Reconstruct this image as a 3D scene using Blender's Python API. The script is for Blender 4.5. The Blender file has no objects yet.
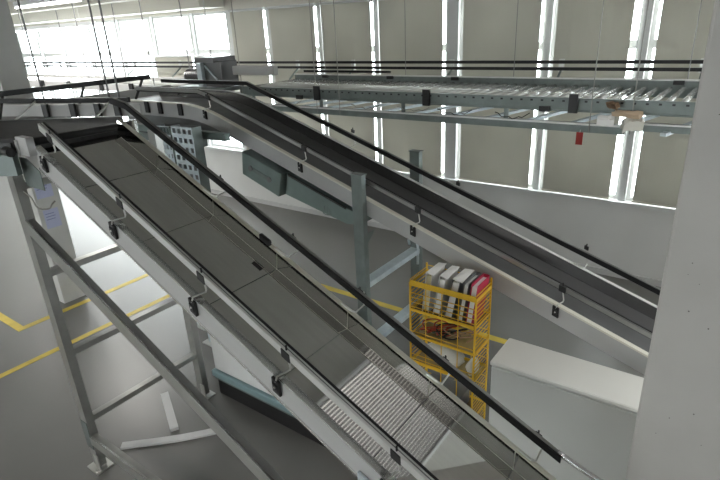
import bpy, math, random
from mathutils import Vector, Matrix
random.seed(7)
SC = bpy.context.scene
COL = SC.collection

# ------------------------------------------------------------------ camera
H = 3.2
F_PX = 530.0
YAW, PITCH, ROLL = math.radians(36.93), math.radians(22.06), math.radians(-2.85)
cam_d = bpy.data.cameras.new('camera')
cam_d.sensor_width = 36.0
cam_d.lens = F_PX / 720.0 * 36.0
cam_d.clip_start = 0.02
cam_d.clip_end = 200
cam = bpy.data.objects.new('camera', cam_d)
COL.objects.link(cam)
_r = Vector((math.cos(YAW), math.sin(YAW), 0))
_f = Vector((-math.sin(YAW) * math.cos(PITCH), math.cos(YAW) * math.cos(PITCH), -math.sin(PITCH)))
_u = _r.cross(_f)
_r2 = math.cos(ROLL) * _r + math.sin(ROLL) * _u
_u2 = -math.sin(ROLL) * _r + math.cos(ROLL) * _u
M3 = Matrix((_r2, _u2, -_f)).transposed()
cam.matrix_world = Matrix.Translation((0, 0, H)) @ M3.to_4x4()
SC.camera = cam

# ------------------------------------------------------------------ world, exposure
W = bpy.data.worlds.new('world')
SC.world = W
W.use_nodes = True
_bg = W.node_tree.nodes['Background']
_bg.inputs[0].default_value = (0.97, 0.985, 1.0, 1)
_bg.inputs[1].default_value = 9.0
vs = SC.view_settings
vs.view_transform = 'Standard'
vs.look = 'None'
vs.exposure = 0.55
vs.gamma = 1.0
vs.use_curve_mapping = False
LAMP_W = 46.0          # watts of each fluorescent fixture's tubes

# ------------------------------------------------------------------ materials
MATS = {}
def mat(name, col, rough=0.5, metal=0.0, noise=0.0, nscale=8.0, bump=0.0, bscale=60.0, stretch=None, spec=0.5, emit=None, alpha=None, roughvar=0.0):
    m = bpy.data.materials.new(name)
    m.use_nodes = True
    nt = m.node_tree
    b = nt.nodes['Principled BSDF']
    b.inputs['Base Color'].default_value = (*col, 1)
    b.inputs['Roughness'].default_value = rough
    b.inputs['Metallic'].default_value = metal
    b.inputs['Specular IOR Level'].default_value = spec
    tc = nt.nodes.new('ShaderNodeTexCoord')
    mp = nt.nodes.new('ShaderNodeMapping')
    nt.links.new(tc.outputs['Object'], mp.inputs[0])
    if stretch:
        mp.inputs['Scale'].default_value = stretch
    if noise > 0:
        n = nt.nodes.new('ShaderNodeTexNoise')
        n.inputs['Scale'].default_value = nscale
        n.inputs['Detail'].default_value = 5
        nt.links.new(mp.outputs[0], n.inputs['Vector'])
        rp = nt.nodes.new('ShaderNodeMapRange')
        rp.inputs[1].default_value = 0.3; rp.inputs[2].default_value = 0.7
        rp.inputs[3].default_value = 1 - noise; rp.inputs[4].default_value = 1 + noise
        nt.links.new(n.outputs['Fac'], rp.inputs[0])
        mx = nt.nodes.new('ShaderNodeVectorMath'); mx.operation = 'SCALE'
        mx.inputs[0].default_value = col
        nt.links.new(rp.outputs[0], mx.inputs['Scale'])
        nt.links.new(mx.outputs[0], b.inputs['Base Color'])
        if roughvar > 0:
            r2 = nt.nodes.new('ShaderNodeMapRange')
            r2.inputs[1].default_value = 0.3; r2.inputs[2].default_value = 0.7
            r2.inputs[3].default_value = max(0.02, rough - roughvar); r2.inputs[4].default_value = rough + roughvar
            nt.links.new(n.outputs['Fac'], r2.inputs[0])
            nt.links.new(r2.outputs[0], b.inputs['Roughness'])
    if bump > 0:
        n2 = nt.nodes.new('ShaderNodeTexNoise')
        n2.inputs['Scale'].default_value = bscale
        n2.inputs['Detail'].default_value = 3
        nt.links.new(mp.outputs[0], n2.inputs['Vector'])
        bp = nt.nodes.new('ShaderNodeBump')
        bp.inputs['Strength'].default_value = bump
        bp.inputs['Distance'].default_value = 0.01
        nt.links.new(n2.outputs['Fac'], bp.inputs['Height'])
        nt.links.new(bp.outputs[0], b.inputs['Normal'])
    if emit:
        b.inputs['Emission Color'].default_value = (*emit[0], 1)
        b.inputs['Emission Strength'].default_value = emit[1]
    MATS[name] = m
    return m

mat('floor_paint', (0.14, 0.137, 0.13), 0.36, noise=0.06, nscale=1.3, bump=0.015, bscale=40, roughvar=0.015, spec=0.75)
mat('wall_paint', (0.62, 0.62, 0.61), 0.75, noise=0.03, nscale=2, bump=0.03, bscale=80)
mat('wall_paint_dim', (0.55, 0.55, 0.53), 0.8)
mat('ceiling_paint', (0.50, 0.495, 0.47), 0.8, noise=0.05, nscale=1)
mat('beam_paint', (0.60, 0.58, 0.52), 0.8)
mat('concrete', (0.49, 0.475, 0.455), 0.75, noise=0.05, nscale=3, bump=0.08, bscale=30)
mat('pit', (0.12, 0.115, 0.11), 0.9)
mat('column_white', (0.58, 0.58, 0.57), 0.7, noise=0.03)
mat('frame_white', (0.60, 0.61, 0.61), 0.45)
mat('mullion_grey', (0.50, 0.50, 0.50), 0.5)
mat('steel', (0.62, 0.61, 0.585), 0.033, 1.0, noise=0.04, nscale=3, stretch=(1, 12, 1), roughvar=0.01)
mat('steel_dark', (0.20, 0.20, 0.205), 0.28, 0.6, noise=0.06, nscale=4)
mat('belt_black', (0.06, 0.06, 0.062), 0.4, noise=0.1, nscale=6)
mat('steel_side', (0.40, 0.40, 0.40), 0.10, 1.0)
mat('belt_grey', (0.05, 0.05, 0.051), 0.7, spec=0.15, noise=0.15, nscale=9, stretch=(1, 6, 1))
mat('alu', (0.68, 0.68, 0.67), 0.35, 0.55, noise=0.03, nscale=5)
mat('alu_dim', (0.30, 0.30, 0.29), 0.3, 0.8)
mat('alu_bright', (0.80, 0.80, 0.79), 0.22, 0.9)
mat('frame_alu', (0.44, 0.44, 0.44), 0.5, 0.15, noise=0.03, nscale=4)
mat('cream_edge', (0.70, 0.68, 0.60), 0.35, 0.4)
mat('galv', (0.19, 0.22, 0.215), 0.42, 0.6, noise=0.12, nscale=9)
mat('galv_leg', (0.36, 0.36, 0.345), 0.32, 0.6, noise=0.10, nscale=7)
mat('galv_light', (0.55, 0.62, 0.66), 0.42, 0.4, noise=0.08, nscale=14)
mat('teal_metal', (0.19, 0.24, 0.23), 0.42, 0.35, noise=0.08, nscale=8)
mat('teal_trim', (0.25, 0.36, 0.38), 0.35, 0.3)
mat('black_plastic', (0.012, 0.012, 0.013), 0.4)
mat('rail_black', (0.009, 0.009, 0.010), 0.4, spec=0.3)
mat('chrome', (0.75, 0.75, 0.75), 0.12, 1.0)
mat('zinc', (0.62, 0.62, 0.60), 0.3, 0.85)
mat('roller_zinc', (0.80, 0.80, 0.79), 0.25, 0.7)
mat('yellow_wire', (0.72, 0.44, 0.02), 0.45)
mat('yellow_tape', (0.62, 0.47, 0.07), 0.6, noise=0.15, nscale=5)
mat('cabinet_white', (0.60, 0.605, 0.58), 0.42, noise=0.02, nscale=2)
mat('panel_white', (0.66, 0.66, 0.66), 0.5, noise=0.02)
mat('paper', (0.80, 0.80, 0.79), 0.7)
mat('paper_blue', (0.50, 0.53, 0.72), 0.7)
mat('ink', (0.28, 0.31, 0.52), 0.7)
mat('binder_white', (0.72, 0.72, 0.72), 0.5)
mat('binder_cream', (0.62, 0.56, 0.36), 0.6)
mat('binder_grey', (0.16, 0.17, 0.18), 0.5)
mat('binder_red', (0.42, 0.012, 0.06), 0.45)
mat('tray_tan', (0.42, 0.33, 0.14), 0.6, noise=0.1)
mat('board_brown', (0.19, 0.12, 0.07), 0.6, noise=0.2, nscale=8)
mat('cable_red', (0.42, 0.06, 0.03), 0.5)
mat('cable_black', (0.02, 0.02, 0.02), 0.5)
mat('cable_tan', (0.36, 0.22, 0.13), 0.5)
mat('plastic_bag', (0.62, 0.61, 0.56), 0.3, bump=0.5, bscale=18)
mat('card_tan', (0.55, 0.42, 0.30), 0.7)
mat('red_tag', (0.28, 0.02, 0.015), 0.5)
mat('steel_cable', (0.30, 0.30, 0.28), 0.4, 0.6)
mat('lamp_body', (0.75, 0.75, 0.77), 0.5)
mat('tube_light', (1, 1, 1), 0.5, emit=((1.0, 0.98, 0.95), 5.0))
mat('louvre', (0.30, 0.30, 0.30), 0.5)
mat('louvre_glow', (0.9, 0.9, 0.9), 0.5, emit=((1.0, 0.99, 0.96), 0.7))

def blind_mat():
    m = bpy.data.materials.new('blind_fabric'); m.use_nodes = True
    nt = m.node_tree; nt.nodes.clear()
    out = nt.nodes.new('ShaderNodeOutputMaterial')
    d = nt.nodes.new('ShaderNodeBsdfDiffuse'); t = nt.nodes.new('ShaderNodeBsdfTranslucent')
    mix = nt.nodes.new('ShaderNodeMixShader'); mix.inputs[0].default_value = 0.19
    tc = nt.nodes.new('ShaderNodeTexCoord'); n = nt.nodes.new('ShaderNodeTexNoise')
    n.inputs['Scale'].default_value = 1.1
    nt.links.new(tc.outputs['Object'], n.inputs['Vector'])
    cr = nt.nodes.new('ShaderNodeValToRGB')
    cr.color_ramp.elements[0].position = 0.35; cr.color_ramp.elements[0].color = (0.47, 0.458, 0.41, 1)
    cr.color_ramp.elements[1].position = 0.65; cr.color_ramp.elements[1].color = (0.53, 0.517, 0.465, 1)
    nt.links.new(n.outputs['Fac'], cr.inputs[0])
    nt.links.new(cr.outputs[0], d.inputs['Color']); nt.links.new(cr.outputs[0], t.inputs['Color'])
    nt.links.new(d.outputs[0], mix.inputs[1]); nt.links.new(t.outputs[0], mix.inputs[2])
    nt.links.new(mix.outputs[0], out.inputs[0]); MATS['blind_fabric'] = m
def glass_mat():
    m = bpy.data.materials.new('window_glass'); m.use_nodes = True
    nt = m.node_tree; nt.nodes.clear()
    out = nt.nodes.new('ShaderNodeOutputMaterial')
    tr = nt.nodes.new('ShaderNodeBsdfTransparent'); tr.inputs[0].default_value = (0.93, 0.96, 0.96, 1)
    g = nt.nodes.new('ShaderNodeBsdfGlossy'); g.inputs['Roughness'].default_value = 0.03
    mix = nt.nodes.new('ShaderNodeMixShader'); mix.inputs[0].default_value = 0.06
    nt.links.new(tr.outputs[0], mix.inputs[1]); nt.links.new(g.outputs[0], mix.inputs[2])
    nt.links.new(mix.outputs[0], out.inputs[0]); MATS['window_glass'] = m
blind_mat(); glass_mat()

# ------------------------------------------------------------------ mesh helpers
class MB:
    def __init__(s): s.v = []; s.f = []
    def box(s, x0, x1, y0, y1, z0, z1):
        b = len(s.v)
        s.v += [(x0,y0,z0),(x1,y0,z0),(x1,y1,z0),(x0,y1,z0),(x0,y0,z1),(x1,y0,z1),(x1,y1,z1),(x0,y1,z1)]
        s.f += [tuple(b+i for i in q) for q in ((0,3,2,1),(4,5,6,7),(0,1,5,4),(1,2,6,5),(2,3,7,6),(3,0,4,7))]
        return s
    def hexa(s, a, b_):
        """a, b_: two matching quads (lists of 4 points) joined to a solid"""
        b = len(s.v); s.v += [tuple(p) for p in a] + [tuple(p) for p in b_]
        s.f += [tuple(b+i for i in q) for q in ((0,3,2,1),(4,5,6,7),(0,1,5,4),(1,2,6,5),(2,3,7,6),(3,0,4,7))]
        return s
    def bar(s, p, q, w, h, up=(0,0,1)):
        p, q = Vector(p), Vector(q); d = (q-p).normalized(); up = Vector(up)
        sd = d.cross(up)
        if sd.length < 1e-5: sd = d.cross(Vector((1,0,0)))
        sd.normalize(); u = sd.cross(d).normalized()
        o = [(-w/2,-h/2),(w/2,-h/2),(w/2,h/2),(-w/2,h/2)]
        return s.hexa([p+sd*a+u*c for a,c in o], [q+sd*a+u*c for a,c in o])
    def tube(s, pts, r, n=8, caps=True):
        pts = [Vector(p) for p in pts]; m = len(pts); b = len(s.v)
        prev = None
        for i, p in enumerate(pts):
            if i == 0: d = pts[1]-p
            elif i == m-1: d = p-pts[i-1]
            else: d = (pts[i+1]-p).normalized() + (p-pts[i-1]).normalized()
            d = d.normalized() if d.length > 1e-9 else Vector((0,0,1))
            if prev is None:
                a = Vector((0,0,1)) if abs(d.z) < 0.9 else Vector((1,0,0))
                x = d.cross(a).normalized()
            else:
                x = (prev - d*prev.dot(d)).normalized()
            prev = x; y = d.cross(x)
            rr = r[i] if isinstance(r, (list, tuple)) else r
            for k in range(n):
                t = 2*math.pi*k/n
                s.v.append(tuple(p + x*math.cos(t)*rr + y*math.sin(t)*rr))
        for i in range(m-1):
            for k in range(n):
                k2 = (k+1) % n
                s.f.append((b+i*n+k, b+i*n+k2, b+(i+1)*n+k2, b+(i+1)*n+k))
        if caps:
            s.f.append(tuple(b+k for k in reversed(range(n))))
            s.f.append(tuple(b+(m-1)*n+k for k in range(n)))
        return s
    def prism(s, poly, axis, a, c):
        """poly: 2-D outline; extruded along 'y' (poly=(x,z)), 'z' (poly=(x,y)) or 'x' (poly=(y,z))"""
        b = len(s.v); n = len(poly)
        def P(p, t): return {'y': (p[0], t, p[1]), 'z': (p[0], p[1], t), 'x': (t, p[0], p[1])}[axis]
        s.v += [P(p, a) for p in poly] + [P(p, c) for p in poly]
        s.f.append(tuple(b+i for i in range(n))); s.f.append(tuple(b+n+i for i in reversed(range(n))))
        for i in range(n):
            j = (i+1) % n; s.f.append((b+i, b+n+i, b+n+j, b+j))
        return s
    def sweep(s, path, sect, side):
        """closed 2-D section [(y, h)] swept along path [(x, z)] ; h is added to z"""
        b = len(s.v); n = len(sect)
        for (x, z) in path:
            for (y, h) in sect: s.v.append((x, y, z+h))
        for i in range(len(path)-1):
            for k in range(n):
                k2 = (k+1) % n
                s.f.append((b+i*n+k, b+i*n+k2, b+(i+1)*n+k2, b+(i+1)*n+k))
        s.f.append(tuple(b+k for k in reversed(range(n))))
        s.f.append(tuple(b+(len(path)-1)*n+k for k in range(n)))
        return s
    def mesh(s, name):
        me = bpy.data.meshes.new(name); me.from_pydata(s.v, [], s.f)
        import bmesh
        bm = bmesh.new(); bm.from_mesh(me); bmesh.ops.recalc_face_normals(bm, faces=bm.faces); bm.to_mesh(me); bm.free()
        return me
    def build(s, name, m, parent=None, bevel=0, smooth=False):
        me = s.mesh(name)
        return link(name, me, m, parent, bevel=bevel, smooth=smooth)

def link(name, me, m, parent=None, loc=None, bevel=0, smooth=False):
    if m and not me.materials: me.materials.append(MATS[m])
    o = bpy.data.objects.new(name, me); COL.objects.link(o)
    if loc is not None: o.location = loc
    if parent is not None: attach(o, parent)
    if smooth:
        for p in me.polygons: p.use_smooth = True
    if bevel:
        md = o.modifiers.new('bevel', 'BEVEL'); md.width = bevel; md.segments = 2; md.limit_method = 'ANGLE'
    return o
def wloc(o):
    v = Vector(o['_w']) if '_w' in o.keys() else Vector(o.location)
    return v
BASE = {}
def attach(o, parent):
    o.parent = parent
    base = BASE.get(parent.name, Vector((0,0,0)))
    o.matrix_parent_inverse = Matrix.Translation(-base)
    BASE[o.name] = BASE.get(o.name, Vector(o.location))
def thing(name, label, cat, loc=(0,0,0), group=None):
    o = bpy.data.objects.new(name, None); COL.objects.link(o)
    o.location = loc; o.empty_display_size = 0.1
    BASE[o.name] = Vector(loc)
    return tag(o, label, cat, group)
def tag(o, label, cat, group=None):
    o['label'] = label; o['category'] = cat
    if group: o['group'] = group
    return o
def struct(o, label=None):
    o['kind'] = 'structure'
    if label: o['label'] = label
    return o

# ------------------------------------------------------------------ room shell
WY = 6.93            # inner face of the window wall
XL, XR, YB = -19.0, 7.0, -7.0
CZ = 3.95
struct(MB().box(XL, XR, YB, WY, -0.1, 0).build('floor', 'floor_paint'), 'grey painted concrete floor of the hall')
struct(MB().box(XL, XR, YB, WY+0.3, CZ, CZ+0.15).build('ceiling', 'ceiling_paint'), 'grey ceiling of the hall')
struct(MB().box(XL-0.2, XL, YB, WY, 0, CZ).build('wall_left', 'wall_paint'), 'far end wall of the hall')
struct(MB().box(XR, XR+0.2, YB, WY, 0, CZ).build('wall_right', 'wall_paint_dim'), 'end wall of the hall')

SILL, TOP = 1.03, 3.55
bounds = [-17.7, -16.5, -15.25, -14.05, -12.8, -11.55, -10.3, -9.0, -7.88, -6.92, -5.80, -4.72, -3.48, -2.20, -1.13, 0.08, 1.25, 2.45, 3.65, 4.85, 6.05]
wall = struct(bpy.data.objects.new('wall_back', None)); COL.objects.link(wall)
wall['label'] = 'window wall with pale parapet below a long row of windows'
MB().box(XL, XR, WY, WY+0.3, 0, SILL).build('parapet', 'wall_paint', wall)
MB().box(XL, XR, WY, WY+0.3, TOP, CZ).build('lintel', 'beam_paint', wall)
MB().box(XL, bounds[0]-0.05, WY, WY+0.3, SILL, TOP).build('end_pier', 'wall_paint', wall)
MB().box(bounds[-1]+0.05, XR, WY, WY+0.3, SILL, TOP).build('end_pier', 'wall_paint', wall)
WIDE = {-3.48: 0.085, -7.88: 0.09}
for b in bounds:
    w = WIDE.get(b, 0.04)
    MB().box(b-w, b+w, WY, WY+0.22, SILL, TOP).build('mullion', 'mullion_grey' if b == -3.48 else 'frame_white', wall)
struct(MB().box(XL, XR, WY-0.07, WY, SILL-0.04, SILL).build('trim_1', 'frame_white'), 'white window ledge running along the parapet')
struct(MB().box(XL, XR, WY-0.02, WY, 0, 0.08).build('baseboard_back', 'mullion_grey'), 'grey skirting at the foot of the window wall')
TR = 2.86
for i in range(len(bounds)-1):
    a, b = bounds[i]+WIDE.get(bounds[i], 0.04), bounds[i+1]-WIDE.get(bounds[i+1], 0.04)
    wn = struct(bpy.data.objects.new('window_%d' % (i+1), None)); COL.objects.link(wn)
    wn['label'] = 'white framed window with fixed lower pane and small upper sash'
    y0, y1 = WY+0.06, WY+0.12
    fr = MB(); t = 0.045
    fr.box(a, b, y0, y1, SILL, SILL+t).box(a, b, y0, y1, TOP-t, TOP).box(a, a+t, y0, y1, SILL+t, TOP-t).box(b-t, b, y0, y1, SILL+t, TOP-t)
    fr.box(a+t, b-t, y0-0.01, y1, TR-0.05, TR+0.04)
    fr.build('window_frame', 'frame_white', wn)
    MB().box(a+t, b-t, y0+0.02, y0+0.026, SILL+t, TR-0.05).build('pane', 'window_glass', wn)
    MB().box(a+t, b-t, y0+0.02, y0+0.026, TR+0.04, TOP-t).build('pane', 'window_glass', wn)
    if bounds[i] in (-10.3, -9.0):
        MB().box((a+b)/2-0.06, (a+b)/2+0.06, y0-0.03, y0-0.01, TR-0.03, TR-0.01).build('handle', 'frame_white', wn)

# wall behind the viewer: parapet, lintel, piers and a row of plain windows (daylight of the other long side)
wf = struct(bpy.data.objects.new('wall_front', None)); COL.objects.link(wf)
wf['label'] = 'window wall on the other long side of the hall'
MB().box(XL, XR, YB-0.3, YB, 0, 1.0).build('parapet', 'wall_paint_dim', wf)
MB().box(XL, XR, YB-0.3, YB, 3.4, CZ).build('lintel', 'wall_paint_dim', wf)
xx = XL
k = len(bounds)
while xx < XR:
    PW = 3.5
    MB().box(xx, min(xx+PW, XR), YB-0.3, YB, 1.0, 3.4).build('pier', 'wall_paint_dim', wf)
    if xx+PW > XR-1: break
    wn = struct(bpy.data.objects.new('window_%d' % k, None)); COL.objects.link(wn); k += 1
    a, b = xx+PW, min(xx+PW+1.2, XR)
    fr = MB().box(a, b, YB-0.15, YB-0.1, 1.0, 1.06).box(a, b, YB-0.15, YB-0.1, 3.34, 3.4).box(a, a+.06, YB-0.15, YB-0.1, 1.06, 3.34).box(b-.06, b, YB-0.15, YB-0.1, 1.06, 3.34)
    fr.build('window_frame', 'frame_white', wn)
    MB().box(a+.06, b-.06, YB-0.13, YB-0.124, 1.06, 3.34).build('pane', 'window_glass', wn)
    xx += PW+1.2

# roller blinds: full drop on the right bays, half bays at the left only cover the middle
blind_words = {
 -7.88: 'leftmost full length beige roller blind, beside the bright bare windows',
 -6.92: 'beige roller blind, second full length blind from the bare windows',
 -5.80: 'beige roller blind, third full length blind from the bare windows',
 -4.72: 'wide beige roller blind left of the grey window mullion',
 -3.48: 'wide beige roller blind right of the grey window mullion',
 -2.20: 'beige roller blind behind the hanging red tag of the roller conveyor',
 -1.13: 'beige roller blind at the right, cut off by the concrete pillar',
 0.08: 'beige roller blind hidden behind the concrete pillar'}
for i in range(len(bounds)-1):
    b0, b1 = bounds[i], bounds[i+1]
    if b0 not in blind_words: continue
    g0 = {-3.48: 0.17, -2.20: 0.10, -1.13: 0.13}.get(b0, 0.075)
    g1 = {-3.48: 0.13, -2.20: 0.09, -1.13: 0.14}.get(b1, 0.07)
    a, b = b0+g0, b1-g1
    y = WY-0.035
    r = thing('roller_blind', blind_words[b0], 'blind', ((a+b)/2, y, SILL), 'full length roller blinds')
    cl = MB(); n = 9
    for j in range(n):
        x0 = a+(b-a)*j/n; x1 = a+(b-a)*(j+1)/n
        f0 = 0.006*math.sin(j*1.3+b0*5); f1 = 0.006*math.sin((j+1)*1.3+b0*5)
        cl.hexa([(x0,y+f0,SILL+.03),(x1,y+f1,SILL+.03),(x1,y+f1+.002,SILL+.03),(x0,y+f0+.002,SILL+.03)],
                [(x0,y,TOP-.03),(x1,y,TOP-.03),(x1,y+.002,TOP-.03),(x0,y+.002,TOP-.03)])
    cl.build('blind_cloth', 'blind_fabric', r)
    MB().box(a-.005, b+.005, y-.012, y+.014, SILL+.012, SILL+.034).build('bottom_bar', 'cream_edge', r)
    MB().tube([(a-.02, y+.005, TOP-.02), (b+.02, y+.005, TOP-.02)], 0.022, 10).build('blind_tube', 'frame_white', r)
for b0, b1, w_ in ((-10.3, -9.0, 'short beige blind over the lower pane of the left large bare window'), (-9.0, -7.88, 'short beige blind over the lower pane of the right large bare window')):
    a, b = b0+.05, b1-.05; y = WY-0.035; zb = 1.95
    r = thing('roller_blind', w_, 'blind', ((a+b)/2, y, zb), 'short roller blinds under the bare windows')
    MB().box(a, b, y, y+.002, zb, TR-.08).build('blind_cloth', 'blind_fabric', r)
    MB().box(a, b, y-.01, y+.012, zb-.015, zb+.01).build('bottom_bar', 'cream_edge', r)
    MB().tube([(a, y, TR-.07), (b, y, TR-.07)], 0.02, 10).build('blind_tube', 'frame_white', r)

# ceiling beam along the left bays
struct(MB().box(-18.9, -7.95, WY-0.55, WY-0.02, 3.60, CZ).build('trim_2', 'beam_paint'), 'cream downstand beam above the bare windows')
struct(MB().box(-18.9, -7.95, WY-1.6, WY-1.35, 3.74, CZ).build('trim_3', 'beam_paint'), 'second cream ceiling beam at the far left')

# floor marking tape
def tape(pts, label):
    o = MB()
    for (x0, x1, y0, y1) in pts: o.box(x0, x1, y0, y1, 0, 0.003)
    return tag(o.build('floor_marking', 'yellow_tape'), label, 'floor tape')
tape([(-5.855, -5.775, -1.5, 3.75)], 'yellow floor tape line running under the left steel leg')
tape([(-6.70, -6.61, 1.94, 3.85), (-8.6, -6.70, 1.94, 2.03)], 'yellow floor tape bent in a corner at the white column')
tape([(-4.7, -1.0, 4.69, 4.78)], 'yellow floor tape line behind the yellow wire cart')

# columns
c = thing('concrete_pillar', 'broad pale concrete pillar filling the right edge, pitted with small holes', 'pillar', (0.3, 2.55, 0))
MB().box(-0.178, 0.85, 2.30, 2.85, 0, CZ).build('pillar_shaft', 'concrete', c, bevel=0.012)
pit = MB().tube([(0,-.002,0),(0,.004,0)], 0.006, 7).mesh('pit')
for i in range(26):
    o = link('pit', pit, 'pit', c, (random.uniform(-0.12, 0.35), 2.30, random.uniform(1.3, 3.1)))
    s = random.uniform(0.25, 0.65); o.scale = (s, 1, s)
c = thing('white_column', 'square white column at the far left with two notices taped on it', 'column', (-7.05, 2.8, 0))
MB().box(-7.30, -6.83, 2.60, 2.90, 0, CZ).build('column_shaft', 'column_white', c, bevel=0.01)
def paper(y0, y1, z0, z1, label, m):
    r = thing('notice_sheet', label, 'paper', (-6.829, (y0+y1)/2, z0))
    MB().box(-6.829, -6.827, y0, y1, z0, z1).build('sheet', m, r)
    for k, (fy, fz) in enumerate(((.3,.75), (.35,.6), (.3,.45))):
        zz = z0+(z1-z0)*fz; MB().box(-6.8268, -6.8262, y0+.02, y0+(y1-y0)*(fy+.4), zz, zz+.012).build('text_line', 'ink', r)
paper(2.63, 2.83, 1.42, 1.66, 'upper bluish notice sheet taped to the white column', 'paper_blue')
paper(2.65, 2.83, 1.03, 1.27, 'lower bluish notice sheet taped to the white column', 'paper_blue')

# ------------------------------------------------------------------ lamps
def fixture(x, y, z, L, label, on=True):
    r = thing('fluorescent_lamp', label, 'lamp', (x, y, z), 'hanging fluorescent lamps')
    MB().box(x-L/2, x+L/2, y-.055, y+.055, z+.02, z+.09).build('housing', 'lamp_body', r, bevel=.008)
    for dy in (-.035, .035):
        MB().tube([(x-L/2+.02, y+dy, z), (x+L/2-.02, y+dy, z)], 0.014, 8).build('tube', 'tube_light', r)
    for sx in (-1, 1):
        MB().tube([(x+sx*L*.35, y, z+.09), (x+sx*L*.35, y, CZ)], 0.004, 6).build('suspension_wire', 'zinc', r)
    ld = bpy.data.lights.new('tube_glow', 'AREA'); ld.shape = 'RECTANGLE'; ld.size = L; ld.size_y = 0.10
    ld.energy = LAMP_W; ld.color = (1.0, 0.96, 0.90)
    lo = bpy.data.objects.new('tube_glow', ld); COL.objects.link(lo); lo.location = (x, y, z-.02)
    attach(lo, r)
fixture(-8.85, 4.28, 3.70, 1.9, 'hanging fluorescent lamp at the top left corner beside the column')
fixture(-11.2, 4.28, 3.70, 1.9, 'hanging fluorescent lamp behind the white column')
fixture(-12.6, 6.1, 3.42, 3.4, 'long hanging fluorescent lamp in front of the far bare windows')
for i, (x, y) in enumerate(((-8.5, -2.6), (-5.2, -2.6), (-2.2, -2.6), (1.75, 3.3))):  # unseen fixtures, added to light the hall
    fixture(x, y, 3.70, 1.9, ['hanging fluorescent lamp overhead at the far left behind the viewer', 'hanging fluorescent lamp overhead, second from the left behind the viewer', 'hanging fluorescent lamp overhead just behind the viewer', 'hanging fluorescent lamp overhead behind the concrete pillar'][i])  # the last one is added to brighten the cabinet top
# louvred luminous ceiling bay seen mirrored in the slide
r = thing('louvred_ceiling_light', 'long louvred ceiling light mirrored in the steel slide', 'lamp', (-0.3, 2.0, 3.85))
MB().box(-0.92, 0.27, -4.5, 5.0, 3.925, 3.945).build('diffuser', 'louvre_glow', r)
lv = MB()
for i in range(31):
    x = -0.9+i*1.16/30
    lv.box(x-.009, x+.009, -4.5, 5.0, 3.88, 3.92)
o = lv.build('louvre', 'louvre', r); o['kind'] = 'stuff'
fr = MB().box(-0.95, -0.92, -4.5, 5.0, 3.86, CZ).box(0.27, 0.30, -4.5, 5.0, 3.86, CZ).build('lamp_frame', 'lamp_body', r)

# ------------------------------------------------------------------ slide A (front steel slide)
KA = 0.485
def zA(x): return 2.62 - KA*(x+3.5)          # top edge of the near side frame
AX0, AX1 = -3.5, -0.30
A = thing('steel_slide', 'long polished steel parcel slide descending through the foreground, seamed plates', 'slide', (-2.0, 1.7, 0))
ang = math.atan(KA)
PL = 0.035                                    # plate lies this far under the frame edge
cuts = [AX0, -3.10, -2.60, -2.09, -1.59, -1.085, -0.62, AX1]
for i in range(len(cuts)-1):
    x0, x1 = cuts[i]+.002, cuts[i+1]-.002
    dz = 0.0015*(i % 2)
    m = MB().hexa([(x0,1.44,zA(x0)-PL-dz),(x1,1.44,zA(x1)-PL-dz),(x1,1.955,zA(x1)-PL-dz),(x0,1.955,zA(x0)-PL-dz)],
                  [(x0,1.44,zA(x0)-PL-dz-.004),(x1,1.44,zA(x1)-PL-dz-.004),(x1,1.955,zA(x1)-PL-dz-.004),(x0,1.955,zA(x0)-PL-dz-.004)])
    m.build('slide_plate', 'steel', A)
    # side wall sheet, leaning outwards
    lo, hi = -PL, 0.06
    m = MB().hexa([(x0,1.957,zA(x0)+lo),(x1,1.957,zA(x1)+lo),(x1,1.961,zA(x1)+lo),(x0,1.961,zA(x0)+lo)],
                  [(x0,1.972,zA(x0)+hi),(x1,1.972,zA(x1)+hi),(x1,1.976,zA(x1)+hi),(x0,1.976,zA(x0)+hi)])
    m.build('side_wall', 'steel', A)
MB().sweep([(AX0, zA(AX0)), (AX1, zA(AX1))], [(1.44,-PL-.006),(1.955,-PL-.006),(1.955,-PL-.02),(1.44,-PL-.02)], 0).build('under_tray', 'steel_dark', A)
pathA = [(AX0+.02, zA(AX0+.02)), (AX1, zA(AX1))]
MB().sweep(pathA, [(1.973,.066),(2.002,.066),(2.002,.056),(1.990,.056),(1.990,-.14),(1.982,-.14),(1.982,.060),(1.973,.060)], 0).build('far_side_frame', 'cream_edge', A)
sf = MB().sweep(pathA, [(1.405,0),(1.44,0),(1.44,-.14),(1.405,-.14)], 0).build('near_side_frame', 'frame_alu', A)
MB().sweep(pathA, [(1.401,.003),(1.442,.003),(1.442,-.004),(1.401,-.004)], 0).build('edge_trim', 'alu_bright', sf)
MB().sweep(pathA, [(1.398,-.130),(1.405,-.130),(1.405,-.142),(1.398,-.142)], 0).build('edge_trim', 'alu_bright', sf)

def near_rail(name, parent, path, y, h0, th=1.0, m='alu'):
    if th < 1: h0 -= .008
    g = MB().sweep(path, [(y-.018*th,h0-.02*th),(y+.012,h0-.02*th),(y+.012,h0+.022),(y-.018*th,h0+.022)], 0).build(name, m, parent)
    MB().sweep(path, [(y-.004,h0+.0222),(y+.001,h0+.0222),(y+.001,h0+.024),(y-.004,h0+.024)], 0).build('groove', 'steel_dark', g)
    MB().sweep(path, [(y+.0125,h0-.025),(y+.024,h0-.025),(y+.024,h0+.027),(y+.0125,h0+.027)], 0).build('black_strip', 'rail_black', g)
def far_rail(name, parent, path, y, h0):
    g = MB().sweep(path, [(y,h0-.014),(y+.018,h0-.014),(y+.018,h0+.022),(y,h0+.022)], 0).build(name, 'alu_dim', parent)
    MB().sweep(path, [(y-.010,h0-.020),(y-.0005,h0-.020),(y-.0005,h0+.019),(y-.010,h0+.019)], 0).build('black_strip', 'rail_black', g)

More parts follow.
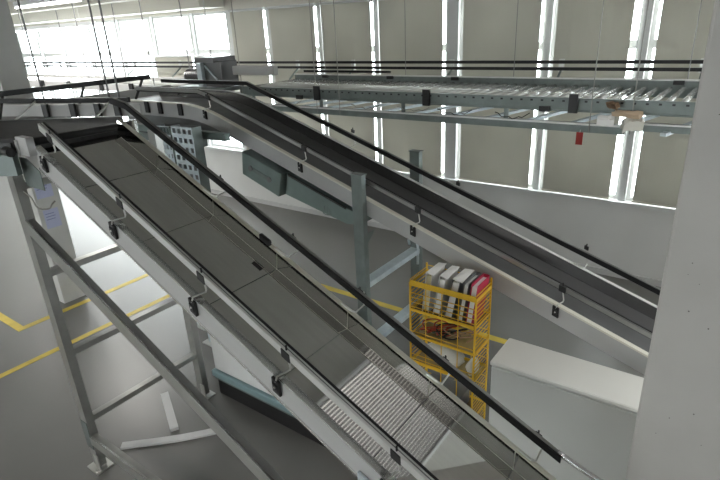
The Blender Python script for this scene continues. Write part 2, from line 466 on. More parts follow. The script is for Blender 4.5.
near_rail('guide_rail', A, [(AX0+.03, zA(AX0+.03)+.006), (AX1, zA(AX1))], 1.472, 0.108)
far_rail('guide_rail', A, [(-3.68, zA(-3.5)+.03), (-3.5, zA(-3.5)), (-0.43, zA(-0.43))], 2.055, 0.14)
# chrome curved end of the far guide rail
pts = []
for i in range(9):
    t = i/8
    pts.append((-0.45+0.30*t, 2.065+.02*t, zA(-0.45)+0.155-0.145*t+0.03*t*t))
MB().tube(pts, 0.013, 8).build('rail_end', 'chrome', A, smooth=True)

# brackets (shared meshes): frame clamp + bent rod + rail clamp
def slope_box(m, x0, x1, y0, y1, h0, h1, k):
    f = lambda x, h: -k*x+h
    m.hexa([(x0,y0,f(x0,h0)),(x1,y0,f(x1,h0)),(x1,y1,f(x1,h0)),(x0,y1,f(x0,h0))],
           [(x0,y0,f(x0,h1)),(x1,y0,f(x1,h1)),(x1,y1,f(x1,h1)),(x0,y1,f(x0,h1))])
    return m
def bracket_meshes(k, yr, yf, h):
    """near side: yf frame outer face, yr rail, h rail height"""
    cl = MB(); slope_box(cl, -.022, .022, yf-.016, yf, -.085, -.008, k); slope_box(cl, -.015, .015, yf-.022, yf-.014, -.06, -.03, k)
    rod = MB().tube([(0,yf-.012,-.02),(0.01,yf-.008,.012),(0.03,yr-.012,.016),(0.034,yr-.01,.03),(0.02,yr-.008,h-.02)], 0.005, 7)
    rc = MB(); slope_box(rc, -.004, .044, yr-.024, yr+.004, h-.022, h+.022, k); rc.tube([(.02,yr-.01,h+.015),(.02,yr-.01,h+.04)], .005, 6)
    bolt = MB().tube([(0,yf-.025,-.045),(0,yf-.014,-.045)], 0.006, 6)
    return cl.mesh('frame_clamp'), rod.mesh('bracket_rod'), rc.mesh('rail_clamp'), bolt.mesh('bolt')
def add_bracket(parent, meshes, x, z):
    cl, rod, rc, bolt = meshes
    b = link('bracket', rod, 'zinc', parent, (x, 0, z))
    BASE[b.name] = Vector((x, 0, z))
    for nm, me, m in (('frame_clamp', cl, 'black_plastic'), ('rail_clamp', rc, 'black_plastic'), ('bolt', bolt, 'zinc')):
        link(nm, me, m, b, (x, 0, z))
MA = bracket_meshes(KA, 1.472, 1.401, 0.108)
for x in (-3.38, -2.75, -2.13, -1.58, -0.98):
    add_bracket(A, MA, x, zA(x))
def far_bracket_meshes(k, yw, hw, yr, h):
    rod = MB().tube([(-.06,yw+.01,hw+.004+.06*k),(0.0,yw+.012,hw+.006),(0.02,yw+.03,hw-.01),(0.02,yr+.03,hw+.0),(0.0,yr+.02,h)], 0.0055, 7)
    cl = MB(); slope_box(cl, -.016, .016, yr+.014, yr+.032, h-.014, h+.014, k); cl.tube([(0,yr+.024,h+.012),(0,yr+.024,h+.034)], .005, 6)
    return rod.mesh('bracket_rod'), cl.mesh('rail_clamp')
MAF = far_bracket_meshes(KA, 1.975, 0.066, 2.055, 0.14)
for x in (-2.63, -2.05, -1.58, -1.05, -0.55):
    b = link('bracket', MAF[0], 'zinc', A, (x, 0, zA(x))); BASE[b.name] = Vector((x, 0, zA(x)))
    link('rail_clamp', MAF[1], 'black_plastic', b, (x, 0, zA(x)))
m = MB(); slope_box(m, -.035, .035, 1.965, 1.99, .066, .095, KA)
link('sensor_block', m.mesh('sensor_block'), 'black_plastic', A, (-2.18, 0, zA(-2.18)))
# end plate under the near frame (bottom edge of the photo)
m = MB(); slope_box(m, -.10, .14, 1.385, 1.40, -.21, -.09, KA)
link('joint_plate', m.mesh('joint_plate'), 'galv_light', A, (-1.02, 0, zA(-1.02)))

# head roller edge and transfer belt feeding slide A
D1 = thing('transfer_belt', 'dark horizontal belt feeding the top of the steel slide', 'conveyor', (-4.2, 1.4, 0))
poly = [(-3.53,1.43),(-3.53,2.04),(-3.78,2.16),(-4.6,1.66),(-5.8,0.90),(-5.45,0.30)]
MB().prism(poly, 'z', 2.555, 2.655).build('belt', 'belt_grey', D1)
MB().tube([(-3.515,1.43,2.632),(-3.515,2.05,2.632)], 0.024, 14).build('head_roller', 'rail_black', D1, smooth=True)
MB().bar((-3.50,2.055,2.62),(-3.45,2.075,2.62), .03, .09).build('roller_bearing', 'alu_bright', D1)
MB().box(-3.60,-3.46,1.36,1.405,2.56,2.67).build('roller_bearing', 'frame_alu', D1)
sd = MB().bar((-4.75,2.94,2.545),(-6.5,2.32,2.545), .03, .12).build('side_frame', 'frame_alu', D1)
MB().bar((-3.80,2.185,2.60),(-5.82,0.93,2.60), .03, .11).build('side_frame', 'galv', D1)
cm = MB().bar((-.03,0,0),(.03,0,0), .03, .13).mesh('frame_clamp')
for p in ((-5.77,2.55),(-5.45,2.665),(-5.17,2.765),(-4.95,2.84)):
    o = link('frame_clamp', cm, 'black_plastic', sd, (p[0]+.008, p[1]-.025, 2.55))
    o.rotation_euler = (0, 0, .34)
g = MB().bar((-3.90,2.33,2.75),(-6.2,1.53,2.75), .03, .036).build('guide_rail', 'rail_black', D1)
for p in ((-4.05,2.275,2.75),(-4.75,2.03,2.75),(-5.4,1.80,2.75)):
    MB().bar(p, (p[0]+.11,p[1]-.25,2.63), .012, .012).build('rail_post', 'zinc', g)
nf = MB().bar((-3.62,1.34,2.50),(-5.4,0.24,2.50), .05, .13).build('side_frame', 'galv', D1)
MB().bar((-3.66,1.36,2.605),(-5.4,0.27,2.605), .03, .05).build('belt_guard', 'black_plastic', D1)
MB().box(-3.60,-3.57,1.35,1.39,2.55,2.65).build('end_plate', 'frame_alu', D1)
MB().tube([(-3.66,1.31,2.585),(-3.58,1.31,2.585)], .03, 10).build('belt_tensioner', 'black_plastic', D1)

# support frame of slide A
SA = thing('support_frame', 'tall galvanised trestle carrying the steel slide at the left, with diagonal brace', 'support frame', (-3.755, 1.9, 0))
def leg_c(name, m, parent, x, y, z0, z1, w=.09, d=.06, open_sign=1):
    """lipped channel upright: web facing the viewer, flanges behind"""
    t = .006
    q = MB().box(x-w/2, x+w/2, y, y+t, z0, z1).box(x-w/2, x-w/2+t, y+t, y+d, z0, z1).box(x+w/2-t, x+w/2, y+t, y+d, z0, z1)
    q.box(x-w/2+t, x-w/2+.02, y+d-t, y+d, z0, z1).box(x+w/2-.02, x+w/2-t, y+d-t, y+d, z0, z1)
    return q.build(name, m, parent)
for y in (1.325, 2.37):
    lg = leg_c('leg', 'galv_leg', SA, -3.755, y, .02, 2.52)
    fp = MB().box(-3.82,-3.66,y-.05,y+.09,0,.012).build('foot_plate', 'zinc', lg)
    MB().box(-3.735,-3.675,y-.012,y-.004,.012,.15).build('foot_bracket', 'zinc', lg)
    MB().tube([(-3.70,y-.03,.012),(-3.70,y-.03,.03)], .012, 6).build('anchor_bolt', 'zinc', lg)
for z in (0.48, 1.09, 1.73, 2.36):
    MB().box(-3.785,-3.725,1.386,2.369,z-.045,z+.0).build('cross_bar', 'galv_leg', SA)
db = MB().bar((-3.72,1.345,2.085),(-1.20,1.345,2.085-.497*2.52), .055, .085).build('diagonal_brace', 'galv_leg', SA)
MB().bar((-3.70,1.324,2.124),(-1.18,1.324,2.124-.497*2.52), .012, .010).build('flange_edge', 'alu_bright', db)  # bright strip standing in for the highlight on the lit top flange
bb = MB().box(-3.71,-1.4,1.315,1.375,.255,.335).build('base_beam', 'galv_leg', SA)
MB().box(-3.71,-1.4,1.314,1.330,.335,.340).build('flange_edge', 'alu_bright', bb)  # highlight along the beam's top edge, laid on as brighter metal
MB().box(-3.80,-3.71,1.318,1.324,.20,.46).build('gusset_plate', 'galv', SA)
MB().prism([(-3.70,2.34),(-3.46,2.34),(-3.46,2.46),(-3.60,2.53),(-3.70,2.53)], 'y', 1.388, 1.393).build('gusset_plate', 'galv', SA)
leg_c('leg', 'galv_leg', SA, -1.33, 1.315, 0.0, 0.86)

tag(MB().tube([(-3.70+.42*t/12, 1.36+.01*math.sin(t), 2.31-.085*math.sin(math.pi*t/12)) for t in range(13)], .005, 6).build('drooping_cable', 'steel_cable'),
    'thin grey cable drooping in a loop under the slide head', 'cable')

# low machine under slide A
LM = thing('low_machine', 'white panelled low machine with teal trim and black plinth under the slide', 'machine', (-3.0, 2.75, 0))
MB().box(-3.66,-2.30,2.50,2.95,.27,1.02).build('white_panel', 'panel_white', LM, bevel=.01)
MB().box(-3.68,-2.28,2.47,2.98,.20,.265).build('teal_rail', 'teal_trim', LM, bevel=.008)
MB().box(-3.66,-2.30,2.485,2.96,.17,.20).build('teal_rail', 'teal_metal', LM)
MB().box(-3.64,-2.32,2.50,2.93,0,.17).build('plinth', 'black_plastic', LM)

# ------------------------------------------------------------------ slide B (rear belt slide)
KB = 0.337
def zB(x):
    if x <= -4.85: return 2.53
    if x <= -4.25:
        t = (x+4.85)/.6
        return 2.53 - (KB*.6/2)*t*t*1.0 + 0.0
    return 2.53 - KB*.3 - KB*(x+4.25)
xsB = [-6.0, -5.6, -4.85, -4.73, -4.61, -4.49, -4.37, -4.25, 0.6]
pathB = [(x, zB(x)) for x in xsB]
B = thing('belt_slide', 'rear black belt slide running down behind the steel slide, white side frame', 'slide', (-2.5, 3.75, 0))
MB().sweep(pathB, [(3.49,-.03),(4.0,-.03),(4.0,-.045),(3.49,-.045)], 0).build('belt', 'belt_black', B)
MB().sweep(pathB, [(3.49,-.05),(4.0,-.05),(4.0,-.09),(3.49,-.09)], 0).build('under_tray', 'steel_dark', B)
sb = MB().sweep(pathB, [(3.455,0),(3.49,0),(3.49,-.15),(3.455,-.15)], 0).build('near_side_frame', 'frame_alu', B)
MB().sweep(pathB, [(3.450,.004),(3.492,.004),(3.492,-.010),(3.450,-.010)], 0).build('edge_trim', 'cream_edge', sb)
MB().sweep(pathB, [(4.001,-.05),(4.005,-.05),(4.010,.065),(4.006,.065)], 0).build('side_wall', 'steel_side', B)
MB().sweep(pathB, [(4.007,.070),(4.040,.070),(4.040,.062),(4.022,.062),(4.022,-.16),(4.014,-.16),(4.014,.066),(4.007,.066)], 0).build('far_side_frame', 'frame_white', B)
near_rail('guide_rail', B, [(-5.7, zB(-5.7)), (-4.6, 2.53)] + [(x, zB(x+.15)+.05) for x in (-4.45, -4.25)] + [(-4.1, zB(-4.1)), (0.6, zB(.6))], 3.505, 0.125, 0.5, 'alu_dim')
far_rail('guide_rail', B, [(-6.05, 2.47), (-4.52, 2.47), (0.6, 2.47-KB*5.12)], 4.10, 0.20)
MBn = bracket_meshes(KB, 3.505, 3.450, 0.125)
for x in (-4.45, -3.22, -2.05, -0.88): add_bracket(B, MBn, x, zB(x))
m0 = MB().box(-.03,.03,3.43,3.452,-.12,.0).mesh('frame_clamp')
for x in (-5.43,-5.19,-4.84):
    link('frame_clamp', m0, 'black_plastic', B, (x, 0, zB(x)))
MBF = far_bracket_meshes(KB, 4.012, 0.070, 4.10, 0.20)
for x in (-3.12,-1.99,-0.87,):
    b = link('bracket', MBF[0], 'zinc', B, (x, 0, zB(x))); BASE[b.name] = Vector((x, 0, zB(x)))
    link('rail_clamp', MBF[1], 'black_plastic', b, (x, 0, zB(x)))
# drive housing under B
DX = 0.07
def zb_(x, h): return 2.53-KB*.3-KB*(x+4.25)+h-.015
dh = MB(); dh.hexa([(-4.00,3.40,zb_(-4.0,-.18)),(-3.50,3.40,zb_(-3.5,-.18)),(-3.56,3.40,zb_(-3.56,-.43)),(-4.03,3.40,zb_(-4.03,-.42))],
                   [(-4.00,3.95,zb_(-4.0,-.18)),(-3.50,3.95,zb_(-3.5,-.18)),(-3.56,3.95,zb_(-3.56,-.43)),(-4.03,3.95,zb_(-4.03,-.42))])
dho = dh.build('drive_box', 'teal_metal', B, bevel=.008)
sl = MB(); 
for (x0,x1,h0,h1) in ((-3.90,-3.66,-.325,-.285),):
    sl.hexa([(x0,3.397,zb_(x0,h0)),(x1,3.397,zb_(x1,h0)),(x1,3.397,zb_(x1,h1)),(x0,3.397,zb_(x0,h1))],
            [(x0,3.40,zb_(x0,h0)),(x1,3.40,zb_(x1,h0)),(x1,3.40,zb_(x1,h1)),(x0,3.40,zb_(x0,h1))])
sl.build('slot', 'galv', dho)
for x in (-3.90,-3.66):
    MB().tube([(x,3.390,zb_(x,-.305)),(x,3.398,zb_(x,-.305))], .028, 12).build('slot_bolt', 'steel_dark', dho)
bc = MB(); xs = [(-3.48,-.175),(-2.62,-.175),(-2.64,-.25),(-2.80,-.33),(-3.52,-.40)]
bc.prism([(x, zb_(x,h)) for x,h in xs], 'y', 3.455, 3.93)
bco = bc.build('belt_cover', 'teal_metal', B, bevel=.006)
MB().bar((-3.46,3.452,zb_(-3.46,-.182)),(-2.80,3.452,zb_(-2.80,-.182)), .01, .018).build('cover_seal', 'black_plastic', bco)
# small embossed maker's mark on the cover
mk = MB()
for dx in (-.03,0,.03): mk.tube([(-3.02+dx,3.4545,zb_(-3.02+dx,-.33)),(-3.02+dx,3.4545,zb_(-3.02+dx,-.28)+.01*(dx==0))], .005, 6)
mk.tube([(-3.02+.05*math.cos(a*math.pi/8),3.4545,zb_(-3.02,-.335)+.018*math.sin(a*math.pi/8)) for a in range(8,17)], .004, 6)
mk.build('embossed_mark', 'galv', bco)

MB().box(-5.95,-4.35,3.50,4.0,2.20,2.37).build('under_frame', 'steel_dark', B)
for o in (dho, bco): o.location = (DX, 0, -KB*DX)
SB = thing('support_frame', 'galvanised post frame in the centre carrying the rear belt slide', 'support frame', (-2.555, 3.9, 0))
for y, zt in ((3.385, 2.055), (4.33, 2.055)):
    lg = leg_c('post', 'galv', SB, -2.555, y, 0, zt, w=.105, d=.062)
    MB().box(-2.617,-2.493,y-.006,y+.07,zt,zt+.006).build('cap', 'galv', lg)
    MB().box(-2.64,-2.47,y-.04,y+.10,0,.012).build('foot_plate', 'zinc', lg)
    MB().tube([(-2.53,y-.006,.98),(-2.53,y+.002,.98)], .012, 8).build('bolt', 'zinc', lg)
for z in (1.06, .42):
    MB().box(-2.60,-2.50,3.448,4.329,z-.05,z).build('cross_bar', 'galv_light', SB)
MB().prism([(3.45,1.50),(3.62,1.50),(3.45,1.36)], 'x', -2.56, -2.55).build('gusset_plate', 'galv', SB)
MB().tube([(-2.505,4.30,.9),(-2.505,4.30,1.10),(-2.51,4.29,1.15),(-2.53,4.285,1.175),(-2.56,4.283,1.18),(-2.59,4.285,1.175),(-2.605,4.29,1.15),(-2.605,4.30,1.10)], .014, 8).build('arched_end', 'galv_light', SB, smooth=True)

# ------------------------------------------------------------------ cross line D at the left and perforated uprights
DL = thing('cross_conveyor', 'horizontal steel cross conveyor behind the slide heads at the left', 'conveyor', (-6.3, 3.2, 0))
MB().box(-6.75,-6.12,1.6,4.7,2.42,2.44).build('deck_plate', 'steel', DL)
MB().box(-6.10,-6.06,3.30,4.2,2.36,2.50).build('side_frame', 'frame_alu', DL)
MB().box(-6.80,-6.76,1.6,4.7,2.36,2.54).build('side_frame', 'frame_alu', DL)
g = MB().box(-5.85,-5.815,1.76,3.80,2.725,2.775).build('guide_rail', 'rail_black', DL)
for y in (2.2, 3.0, 3.7): MB().bar((-5.83,y,2.73),(-6.04,y,2.50), .02, .02).build('rail_post', 'black_plastic', g)
for (x,y) in ((-6.70,2.95),(-5.82,3.25),(-5.62,3.25)):
    MB().tube([(x,y,2.45),(x,y,CZ)], .011, 8).build('hanger_rod', 'steel_dark', DL)
for y in (2.2,2.9,3.6,4.3): MB().box(-6.76,-6.10,y-.025,y+.025,2.36,2.415).build('cross_tie', 'galv', DL)

def perforated(x0, x1, y, z0, z1, label):
    r = thing('perforated_upright', label, 'upright', ((x0+x1)/2, y, 0))
    n = 4; wv = (x1-x0)
    m = MB(); st = .016
    rows = int((z1-z0)/.085)
    for i in range(n+1):
        xc = x0+wv*i/n; m.box(max(x0, xc-st), min(x1, xc+st), y, y+.004, z0, z1)
    for j in range(rows+1):
        zc = z0+(z1-z0)*j/rows
        for i in range(n):
            xa = x0+wv*i/n+st; xb = x0+wv*(i+1)/n-st
            m.box(xa, xb, y, y+.004, max(z0, zc-.02), min(z1, zc+.02))
    m.build('perforated_web', 'galv_light', r)
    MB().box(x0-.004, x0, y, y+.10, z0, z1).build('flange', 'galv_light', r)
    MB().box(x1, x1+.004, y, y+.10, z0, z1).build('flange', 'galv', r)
    MB().box(x0-.06, x1+.06, y-.05, y+.15, 0, .012).build('foot_plate', 'zinc', r)
    MB().box(x0+.0, x1-.0, y+.10, y+.106, z0, z1).build('back_web', 'steel_dark', r)
perforated(-4.44, -4.13, 3.02, .012, 2.40, 'bluish perforated steel upright standing between the two slides')
perforated(-4.95, -4.74, 3.20, .012, 2.34, 'narrow perforated steel upright left of the wide one')
tag(MB().box(-5.9,-3.9,3.20,3.26,2.26,2.33).build('support_beam', 'teal_metal'), 'dark horizontal beam under the head of the rear slide', 'beam')
tag(MB().box(-5.9,-4.4,3.30,3.38,2.14,2.22).build('support_beam', 'galv'), 'lower galvanised beam under the head of the rear slide', 'beam')

# ------------------------------------------------------------------ roller conveyor C along the windows
RC = thing('roller_conveyor', 'suspended roller conveyor along the windows with zinc rollers and guard rails', 'conveyor', (-3.0, 5.65, 0))
CX0, CX1, CY0, CY1 = -5.85, 0.9, 5.20, 6.32
nfC = MB().box(CX0, CX1, CY0-.02, CY0, 2.37, 2.49).box(CX0, CX1, CY0-.04, CY0-.02, 2.37, 2.38).box(CX0, CX1, CY0-.04, CY0-.02, 2.48, 2.49).build('near_side_frame', 'galv', RC)
hm = MB().box(-.012,.012,CY0-.0225,CY0-.02,-.008,.008).mesh('frame_hole')
for i in range(64): link('frame_hole', hm, 'black_plastic', nfC, (CX0+.2+i*.1, 0, 2.46))
MB().box(CX0, CX1, CY1, CY1+.02, 2.37, 2.535).build('far_side_frame', 'galv', RC)
MB().box(CX0, CX1, CY1-.015, CY1+.03, 2.535, 2.55).build('far_frame_lip', 'alu', RC)
rm = MB().tube([(0,CY0+.005,0),(0,CY1-.005,0)], .025, 12).mesh('roller')
for p in rm.polygons: p.use_smooth = len(p.vertices) == 4
i = 0; x = CX0+.06
while x < CX1-.05:
    link('roller', rm, 'roller_zinc', RC, (x, 0, 2.455)); x += .115
for y, z in ((6.52, 2.70), (6.52, 2.625)):
    MB().box(-18.0, CX1, y, y+.02, z-.018, z+.018).build('guard_rail', 'rail_black', RC)
    MB().box(-18.0, CX1, y+.02, y+.035, z-.008, z+.016).build('guard_rail_backing', 'alu', RC)
MB().box(-5.6, -4.05, 6.25, 6.27, 2.58, 2.612).build('guard_rail', 'rail_black', RC)
for x in (-17,-15.3,-13.6,-12,-10.5,-9,-7.5,-6,-4.9,-3.3,-1.9,-0.5):
    MB().box(x-.03, x+.03, 6.556, 6.58, 2.59, 2.73).build('rail_clamp', 'zinc', RC)
    MB().bar((x,6.56,2.60),(x,6.35,2.46), .02, .02).build('rail_post', 'galv', RC)
for x in (-5.23,-4.09,-3.12,-.66):
    MB().box(x-.05, x+.05, CY1-.03, CY1-.005, 2.50, 2.54).build('sensor_block', 'black_plastic', RC)
for x in (-4.42,-2.88,-1.35):
    MB().box(x-.04, x+.04, CY0-.075, CY0-.041, 2.36, 2.53).build('frame_clamp', 'black_plastic', RC)
for x in (-5.2,-4.72,-1.61):
    MB().box(x-.05, x+.05, CY0-.065, CY0-.041, 2.36, 2.41).build('frame_clamp', 'black_plastic', RC)
lb = MB().box(CX0, -.90, CY0-.03, CY0+.03, 2.185, 2.265).build('lower_beam', 'galv', RC)
MB().box(CX0, -.90, CY0-.035, CY0-.031, 2.25, 2.268).build('beam_lip', 'alu', lb)
MB().box(-.88, CX1, CY0+.12, CY0+.18, 2.20, 2.27).build('lower_beam', 'galv', RC)
MB().box(-.88, CX1, CY0+.10, CY0+.12, 2.26, 2.275).build('beam_lip', 'alu', RC)
MB().box(CX0, CX1, CY1-.03, CY1+.03, 2.185, 2.265).build('lower_beam', 'galv', RC)
x = CX0+.3
while x < CX1:
    MB().bar((x,CY0+.03,2.20),(x+.25,CY1-.03,2.20), .05, .03).build('cross_tie', 'galv_light', RC); x += .45
for x in (-5.6,-4.4,-3.2,-2.0,-.8,.4):
    MB().box(x-.02, x+.02, CY0-.018, CY0+.0, 2.265, 2.37).build('hanger_strut', 'galv', RC)
for (x,y) in ((-5.76,5.14),(-4.43,5.14),(-4.07,5.14),(-1.19,5.14),(-.85,5.14)):
    MB().tube([(x,y,2.2),(x,y,CZ)], .005, 7).build('hanger_rod', 'steel_cable', RC)
for x in (-5.3,-3.9,-2.4,-.6):
    MB().tube([(x,6.40,2.4),(x,6.40,CZ)], .004, 7).build('hanger_rod', 'steel_dark', RC)
for j, (x0, x1, dr) in enumerate(((-3.25,-2.85,.03),(-2.75,-2.35,.045),(-3.9,-3.5,.04),(-2.1,-1.75,.05),(-5.2,-4.7,.06))):
    MB().tube([(x0+(x1-x0)*t/10, CY0-.05-.01*math.sin(t), 2.33-dr*math.sin(math.pi*t/10)+.01*math.sin(t*2.1)) for t in range(11)], .005, 6).build('cable', 'cable_black' if j % 2 else 'steel_cable', RC)
# white cable duct box at the left end
tag(MB().box(-5.80,-5.02,5.04,5.12,2.655,2.77).build('cable_duct', 'frame_alu', bevel=.01), 'white cable duct at the left end of the roller conveyor', 'duct')
# red tag and packing scraps on the lower beam
r = thing('red_tag', 'small dark red tag hanging below the roller conveyor', 'tag', (-1.27, 5.15, 2.07))
MB().box(-1.295,-1.235,5.135,5.145,2.075,2.19).build('tag_plate', 'red_tag', r)
MB().tube([(-1.265,5.14,2.19),(-1.265,5.15,2.21)], .004, 6).build('tag_wire', 'zinc', r)
def scrap(x, y, z, sx, sy, sz, rz, rx, m, label):
    q = MB(); n = 5
    top = []
    v = []
    rnd = random.Random(int(x*1000))
    for i in range(n+1):
        for j in range(3):
            v.append((-sx/2+sx*i/n, -sy/2+sy*j/2, sz*(.5+.5*rnd.random())))
    b = len(v)
    q.v = v + [(a, c, d-sz*.9-.004) for a, c, d in v]
    for i in range(n):
        for j in range(2):
            a = i*3+j
            q.f += [(a, a+3, a+4, a+1), (b+a, b+a+1, b+a+4, b+a+3)]
        q.f += [(i*3, b+i*3, b+i*3+3, i*3+3), (i*3+2, i*3+5, b+i*3+5, b+i*3+2)]
    q.f += [(0, 1, b+1, b), (1, 2, b+2, b+1), (n*3, b+n*3, b+n*3+1, n*3+1), (n*3+1, b+n*3+1, b+n*3+2, n*3+2)]
    o = q.build('packing_scrap', m)
    o.location = (x, y, z); o.rotation_euler = (rx, 0, rz)
    return tag(o, label, 'packing')
scrap(-0.88, 5.10, 2.37, .24, .07, .04, -.3, .35, 'card_tan', 'tan cardboard strip lying on the lower beam end of the roller conveyor')
scrap(-0.83, 5.08, 2.27, .16, .08, .09, .5, .3, 'plastic_bag', 'crumpled white foil at the cut end of the lower beam')
scrap(-1.05, 5.10, 2.30, .14, .06, .06, .2, .2, 'paper', 'white paper scrap lying left of the tan cardboard strip')
scrap(-1.00, 5.10, 2.44, .12, .04, .05, -.7, .5, 'board_brown', 'dark clip board leaning on the roller conveyor frame')

# drive unit at the left end of C
DU = thing('drive_unit', 'dark geared drive unit between the bare windows and the rear slide head', 'machine', (-6.2, 5.0, 2.4))
MB().box(-6.32,-5.92,4.95,5.25,2.50,2.84).build('gear_housing', 'steel_dark', DU, bevel=.015)
MB().box(-6.40,-6.00,4.90,5.30,2.82,2.89).build('top_plate', 'steel_dark', DU, bevel=.008)
MB().tube([(-6.75,5.05,2.62),(-6.34,5.05,2.62)], .10, 16).build('motor', 'steel_dark', DU, smooth=False)
fin = MB().tube([(-.006,5.05,2.62),(.006,5.05,2.62)], .112, 16).mesh('cooling_fin')
for i in range(8): link('cooling_fin', fin, 'steel_dark', DU, (-6.72+i*.045, 0, 0))
MB().box(-6.35,-6.25,4.88,4.94,2.50,2.82).build('terminal_box', 'galv_light', DU, bevel=.008)
MB().bar((-6.22,4.93,2.78),(-6.0,4.93,2.60), .02, .02).build('brace', 'galv_light', DU)
MB().box(-6.9,-5.9,4.95,5.30,2.44,2.49).build('mounting_plate', 'galv', DU)
MB().tube([(-6.24,5.08,2.86),(-6.24,5.08,CZ)], .008, 7).build('hanger_rod', 'zinc', DU)

# far conveyors at the very left (seen through the gap beside the column)
FC = thing('roller_conveyor', 'distant roller conveyor seen under the bare windows at the far left', 'conveyor', (-10.5, 5.4, 0))
MB().box(-14.5,-7.2,5.0,5.03,2.36,2.48).build('near_side_frame', 'frame_alu', FC)
MB().box(-14.5,-7.2,5.7,5.73,2.36,2.52).build('far_side_frame', 'frame_alu', FC)
rm2 = MB().tube([(0,5.035,0),(0,5.695,0)], .03, 8).mesh('roller')
x = -14.4
while x < -7.25: link('roller', rm2, 'roller_zinc', FC, (x, 0, 2.44)); x += .12
for x in (-13.5,-11.5,-9.5,-7.6):
    for y in (5.015, 5.715): MB().tube([(x,y,2.36),(x,y,CZ)], .008, 7).build('hanger_rod', 'steel_dark', FC)
for x in (-12.4,-11.2,-10.2,-9.1,-8.2): MB().box(x-.05,x+.05,4.97,5.0,2.36,2.50).build('frame_clamp', 'black_plastic', FC)

# ------------------------------------------------------------------ white cabinet
CB = thing('white_cabinet', 'white sheet metal cabinet with rounded lid in front of the pillar', 'cabinet', (-0.4, 3.15, 0))
MB().box(-1.155, 0.9, 2.985, 3.325, .06, .955).build('body', 'cabinet_white', CB, bevel=.012)
MB().box(-1.165, 0.9, 2.972, 3.335, .962, 1.0).build('lid', 'cabinet_white', CB, bevel=.016)
MB().box(-1.145, 0.9, 2.995, 3.31, 0, .06).build('plinth', 'steel_dark', CB)

# ------------------------------------------------------------------ yellow wire cart
CA = thing('wire_cart', 'yellow wire cart with folders on top beside the white cabinet', 'cart', (-1.6, 3.23, 0))
x0, x1, y0, y1 = -1.875, -1.335, 3.10, 3.36
ZT = 1.375
for (x, y) in ((x0,y0),(x1,y0),(x0,y1),(x1,y1)):
    MB().box(x-.006, x+.006, y-.006, y+.006, .09, ZT if y == y0 else ZT+.06).build('upright', 'yellow_wire', CA)
    w = MB().tube([(x,y-.012,.045),(x,y+.012,.045)], .045, 14).build('caster', 'black_plastic', CA)
for z, hgt in ((1.35,.046),(1.13,.025),(.905,.022),(.655,.03),(.30,.03)):
    MB().box(x0, x1, y0-.006, y0-.001, z, z+hgt).build('front_band', 'yellow_wire', CA)
    MB().box(x1+.001, x1+.006, y0, y1, z, z+hgt*.6).build('side_band', 'yellow_wire', CA)
    MB().box(x0-.006, x0-.001, y0, y1, z, z+hgt*.6).build('side_band', 'yellow_wire', CA)
    MB().box(x0, x1, y1+.001, y1+.006, z, z+hgt*.6).build('back_band', 'yellow_wire', CA)
wy = MB().tube([(0,y0,0),(0,y1,0)], .0038, 6).mesh('side_wire')
z = .14
while z < 1.40:
    for xw in (x0, x1): link('side_wire', wy, 'yellow_wire', CA, (xw, 0, z))
    z += .034
wx = MB().tube([(x0,0,0),(x1,0,0)], .0035, 6).mesh('front_wire')
for z in (1.17,1.21,1.25,1.29,.95,.70,.74,.34,.38,.42): link('front_wire', wx, 'yellow_wire', CA, (0, y0, z))
z = .14
while z < 1.42: link('back_wire', wx, 'yellow_wire', CA, (0, y1, z)); z += .085
wz = MB().tube([(0,0,.14),(0,0,1.36)], .0035, 6).mesh('upright_wire')
for x in (-1.74,-1.605,-1.47):
    link('upright_wire', wz, 'yellow_wire', CA, (x, y0+.001, 0)); link('upright_wire', wz, 'yellow_wire', CA, (x, y1-.001, 0))
for z, mm in ((1.13,'board_brown'),(.90,'tray_tan'),(.65,'tray_tan'),(.30,'board_brown')):
    MB().box(x0+.01, x1-.01, y0+.008, y1-.008, z-.006, z).build('shelf', mm, CA)

def folder(x, tilt, m, label, thick=.055, h=.34, fold=True, pm='paper'):
    r = thing('folder', label, 'folder', (x, 3.23, 1.131), 'folders in the top tray of the cart')
    ya, yb = 3.135, 3.34
    def sh(z): return x+tilt*z
    def slab(xa, xb, ya_, yb_, za, zb):
        return MB().hexa([(sh(za)+xa,ya_,1.131+za),(sh(za)+xb,ya_,1.131+za),(sh(za)+xb,yb_,1.131+za),(sh(za)+xa,yb_,1.131+za)],
                         [(sh(zb)+xa,ya_,1.131+zb),(sh(zb)+xb,ya_,1.131+zb),(sh(zb)+xb,yb_,1.131+zb),(sh(zb)+xa,yb_,1.131+zb)])
    slab(-thick/2, -thick/2+.004, ya, yb, 0, h).build('cover', m, r)
    slab(thick/2-.004, thick/2, ya, yb, 0, h-.01).build('cover', m, r)
    slab(-thick/2+.004, thick/2-.004, yb-.004, yb, 0, h-.005).build('spine', m, r)
    slab(-thick/2+.005, thick/2-.006, ya+.012, yb-.006, .004, h-.03).build('page_block', pm, r)
    if fold:
        MB().hexa([(sh(h)-thick/2,ya,1.131+h),(sh(h)-thick/2,yb,1.131+h),(sh(h)-thick/2+.003,yb,1.131+h-.003),(sh(h)-thick/2+.003,ya,1.131+h-.003)],
                  [(sh(h)+thick*.7,ya,1.131+h-.012),(sh(h)+thick*.7,yb,1.131+h+.006),(sh(h)+thick*.7,yb,1.131+h+.002),(sh(h)+thick*.7,ya,1.131+h-.016)]).build('folded_flap', 'paper', r)
folder(-1.765, .10, 'binder_white', 'white folder with cream edge, leftmost in the top tray of the cart', pm='binder_cream')
folder(-1.672, .16, 'binder_white', 'white folder with folded flap, second from the left in the cart tray')
folder(-1.575, .20, 'binder_grey', 'dark grey folder with white folded sheet, middle of the cart tray', thick=.065)
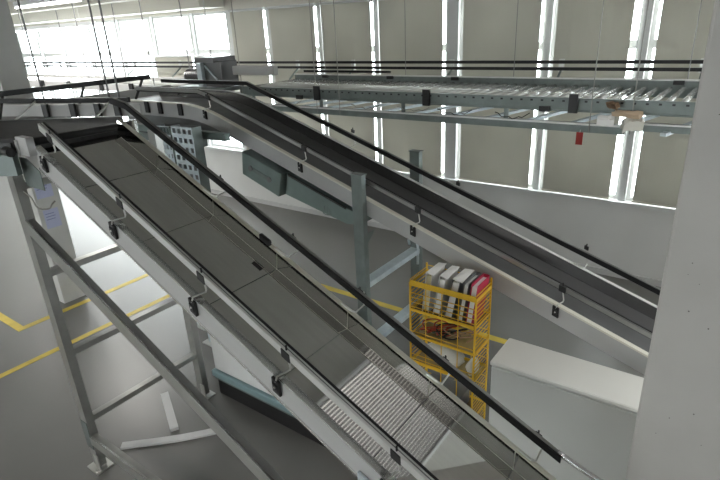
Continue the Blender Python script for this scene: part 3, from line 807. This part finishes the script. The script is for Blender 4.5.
folder(-1.475, .14, 'binder_grey', 'grey folder leaning on the crimson one in the cart tray', fold=False, thick=.04)
folder(-1.405, .12, 'binder_red', 'crimson folder, rightmost in the top tray of the cart', fold=False, thick=.05)
def cable_coil(seed, cx, cy, cz, m, label, r0=.09):
    rnd = random.Random(seed); pts = []
    ph = rnd.random()*6
    for i in range(60):
        t = i/59*math.pi*5
        pts.append((cx+r0*1.5*math.cos(t+ph)*(.7+.3*math.sin(t*.7+ph)), cy+.07*math.sin(t*1.13+ph), cz+.012+.05*(1+math.sin(t*.61+ph))*.8))
    return tag(MB().tube(pts, .0055, 6).build('coiled_cable', m, smooth=True), label, 'cable')
cable_coil(1, -1.70, 3.22, .905, 'cable_red', 'tangled red cable on the second shelf of the yellow cart')
cable_coil(2, -1.50, 3.23, .905, 'cable_tan', 'tan cable coiled at the right of the second cart shelf')
cable_coil(3, -1.58, 3.21, .905, 'cable_black', 'black cable lying over the red cable in the cart')
cable_coil(4, -1.63, 3.24, .905, 'cable_red', 'second red cable looped in the middle of the cart shelf', .08)
def blob(name, cx, cy, cz, rx, ry, rz, m, label, cat, seed=0):
    rnd = random.Random(seed); q = MB(); N, K = 16, 8
    for j in range(K+1):
        ph = math.pi*j/K
        for i in range(N):
            t = 2*math.pi*i/N; k = 1+.14*math.sin(3*t+j)+.08*rnd.random()
            z = math.cos(ph)
            q.v.append((cx+rx*k*math.sin(ph)*math.cos(t), cy+ry*k*math.sin(ph)*math.sin(t), cz+rz*(max(z,-.85))))
    for j in range(K):
        for i in range(N):
            a = j*N+i; b = j*N+(i+1) % N
            q.f.append((a, a+N, b+N, b))
    o = q.build(name, m, smooth=True); return tag(o, label, cat)
blob('plastic_bag', -1.63, 3.225, .745, .17, .085, .10, 'plastic_bag', 'crumpled translucent plastic bag on the third shelf of the cart', 'bag', 3)
blob('plastic_bag', -1.395, 3.225, .715, .042, .08, .065, 'plastic_bag', 'small crumpled plastic bag right of the larger one in the cart', 'bag', 5)
tag(MB().box(-1.80,-1.45,3.14,3.32,.301,.45).build('storage_box', 'steel_dark', bevel=.01), 'dark box on the bottom shelf of the yellow cart', 'box')

# ------------------------------------------------------------------ loose white metal strips on the floor
q = MB(); 
P = [(-3.79,1.56),(-3.60,1.74),(-3.44,1.90),(-3.31,2.05),(-3.22,2.17)]
for i in range(len(P)-1):
    (ax,ay),(bx,by) = P[i],P[i+1]
    def off(j):
        a = Vector((P[min(j+1,4)][0]-P[max(j-1,0)][0], P[min(j+1,4)][1]-P[max(j-1,0)][1], 0)).normalized()
        return Vector((-a.y, a.x, 0))*.034
    oa, ob = off(i), off(i+1)
    q.hexa([(ax-oa.x,ay-oa.y,.0),(ax+oa.x,ay+oa.y,.0),(ax+oa.x,ay+oa.y,.02),(ax-oa.x,ay-oa.y,.02)],
           [(bx-ob.x,by-ob.y,.0),(bx+ob.x,by+ob.y,.0),(bx+ob.x,by+ob.y,.02),(bx-ob.x,by-ob.y,.02)])
tag(q.build('metal_strip', 'panel_white'), 'long curved white metal strip lying on the floor', 'metal strip')
tag(MB().bar((-4.07,2.18,.015),(-3.57,1.93,.015), .07, .03).build('metal_strip', 'panel_white'), 'short straight white metal strip lying on the floor', 'metal strip')
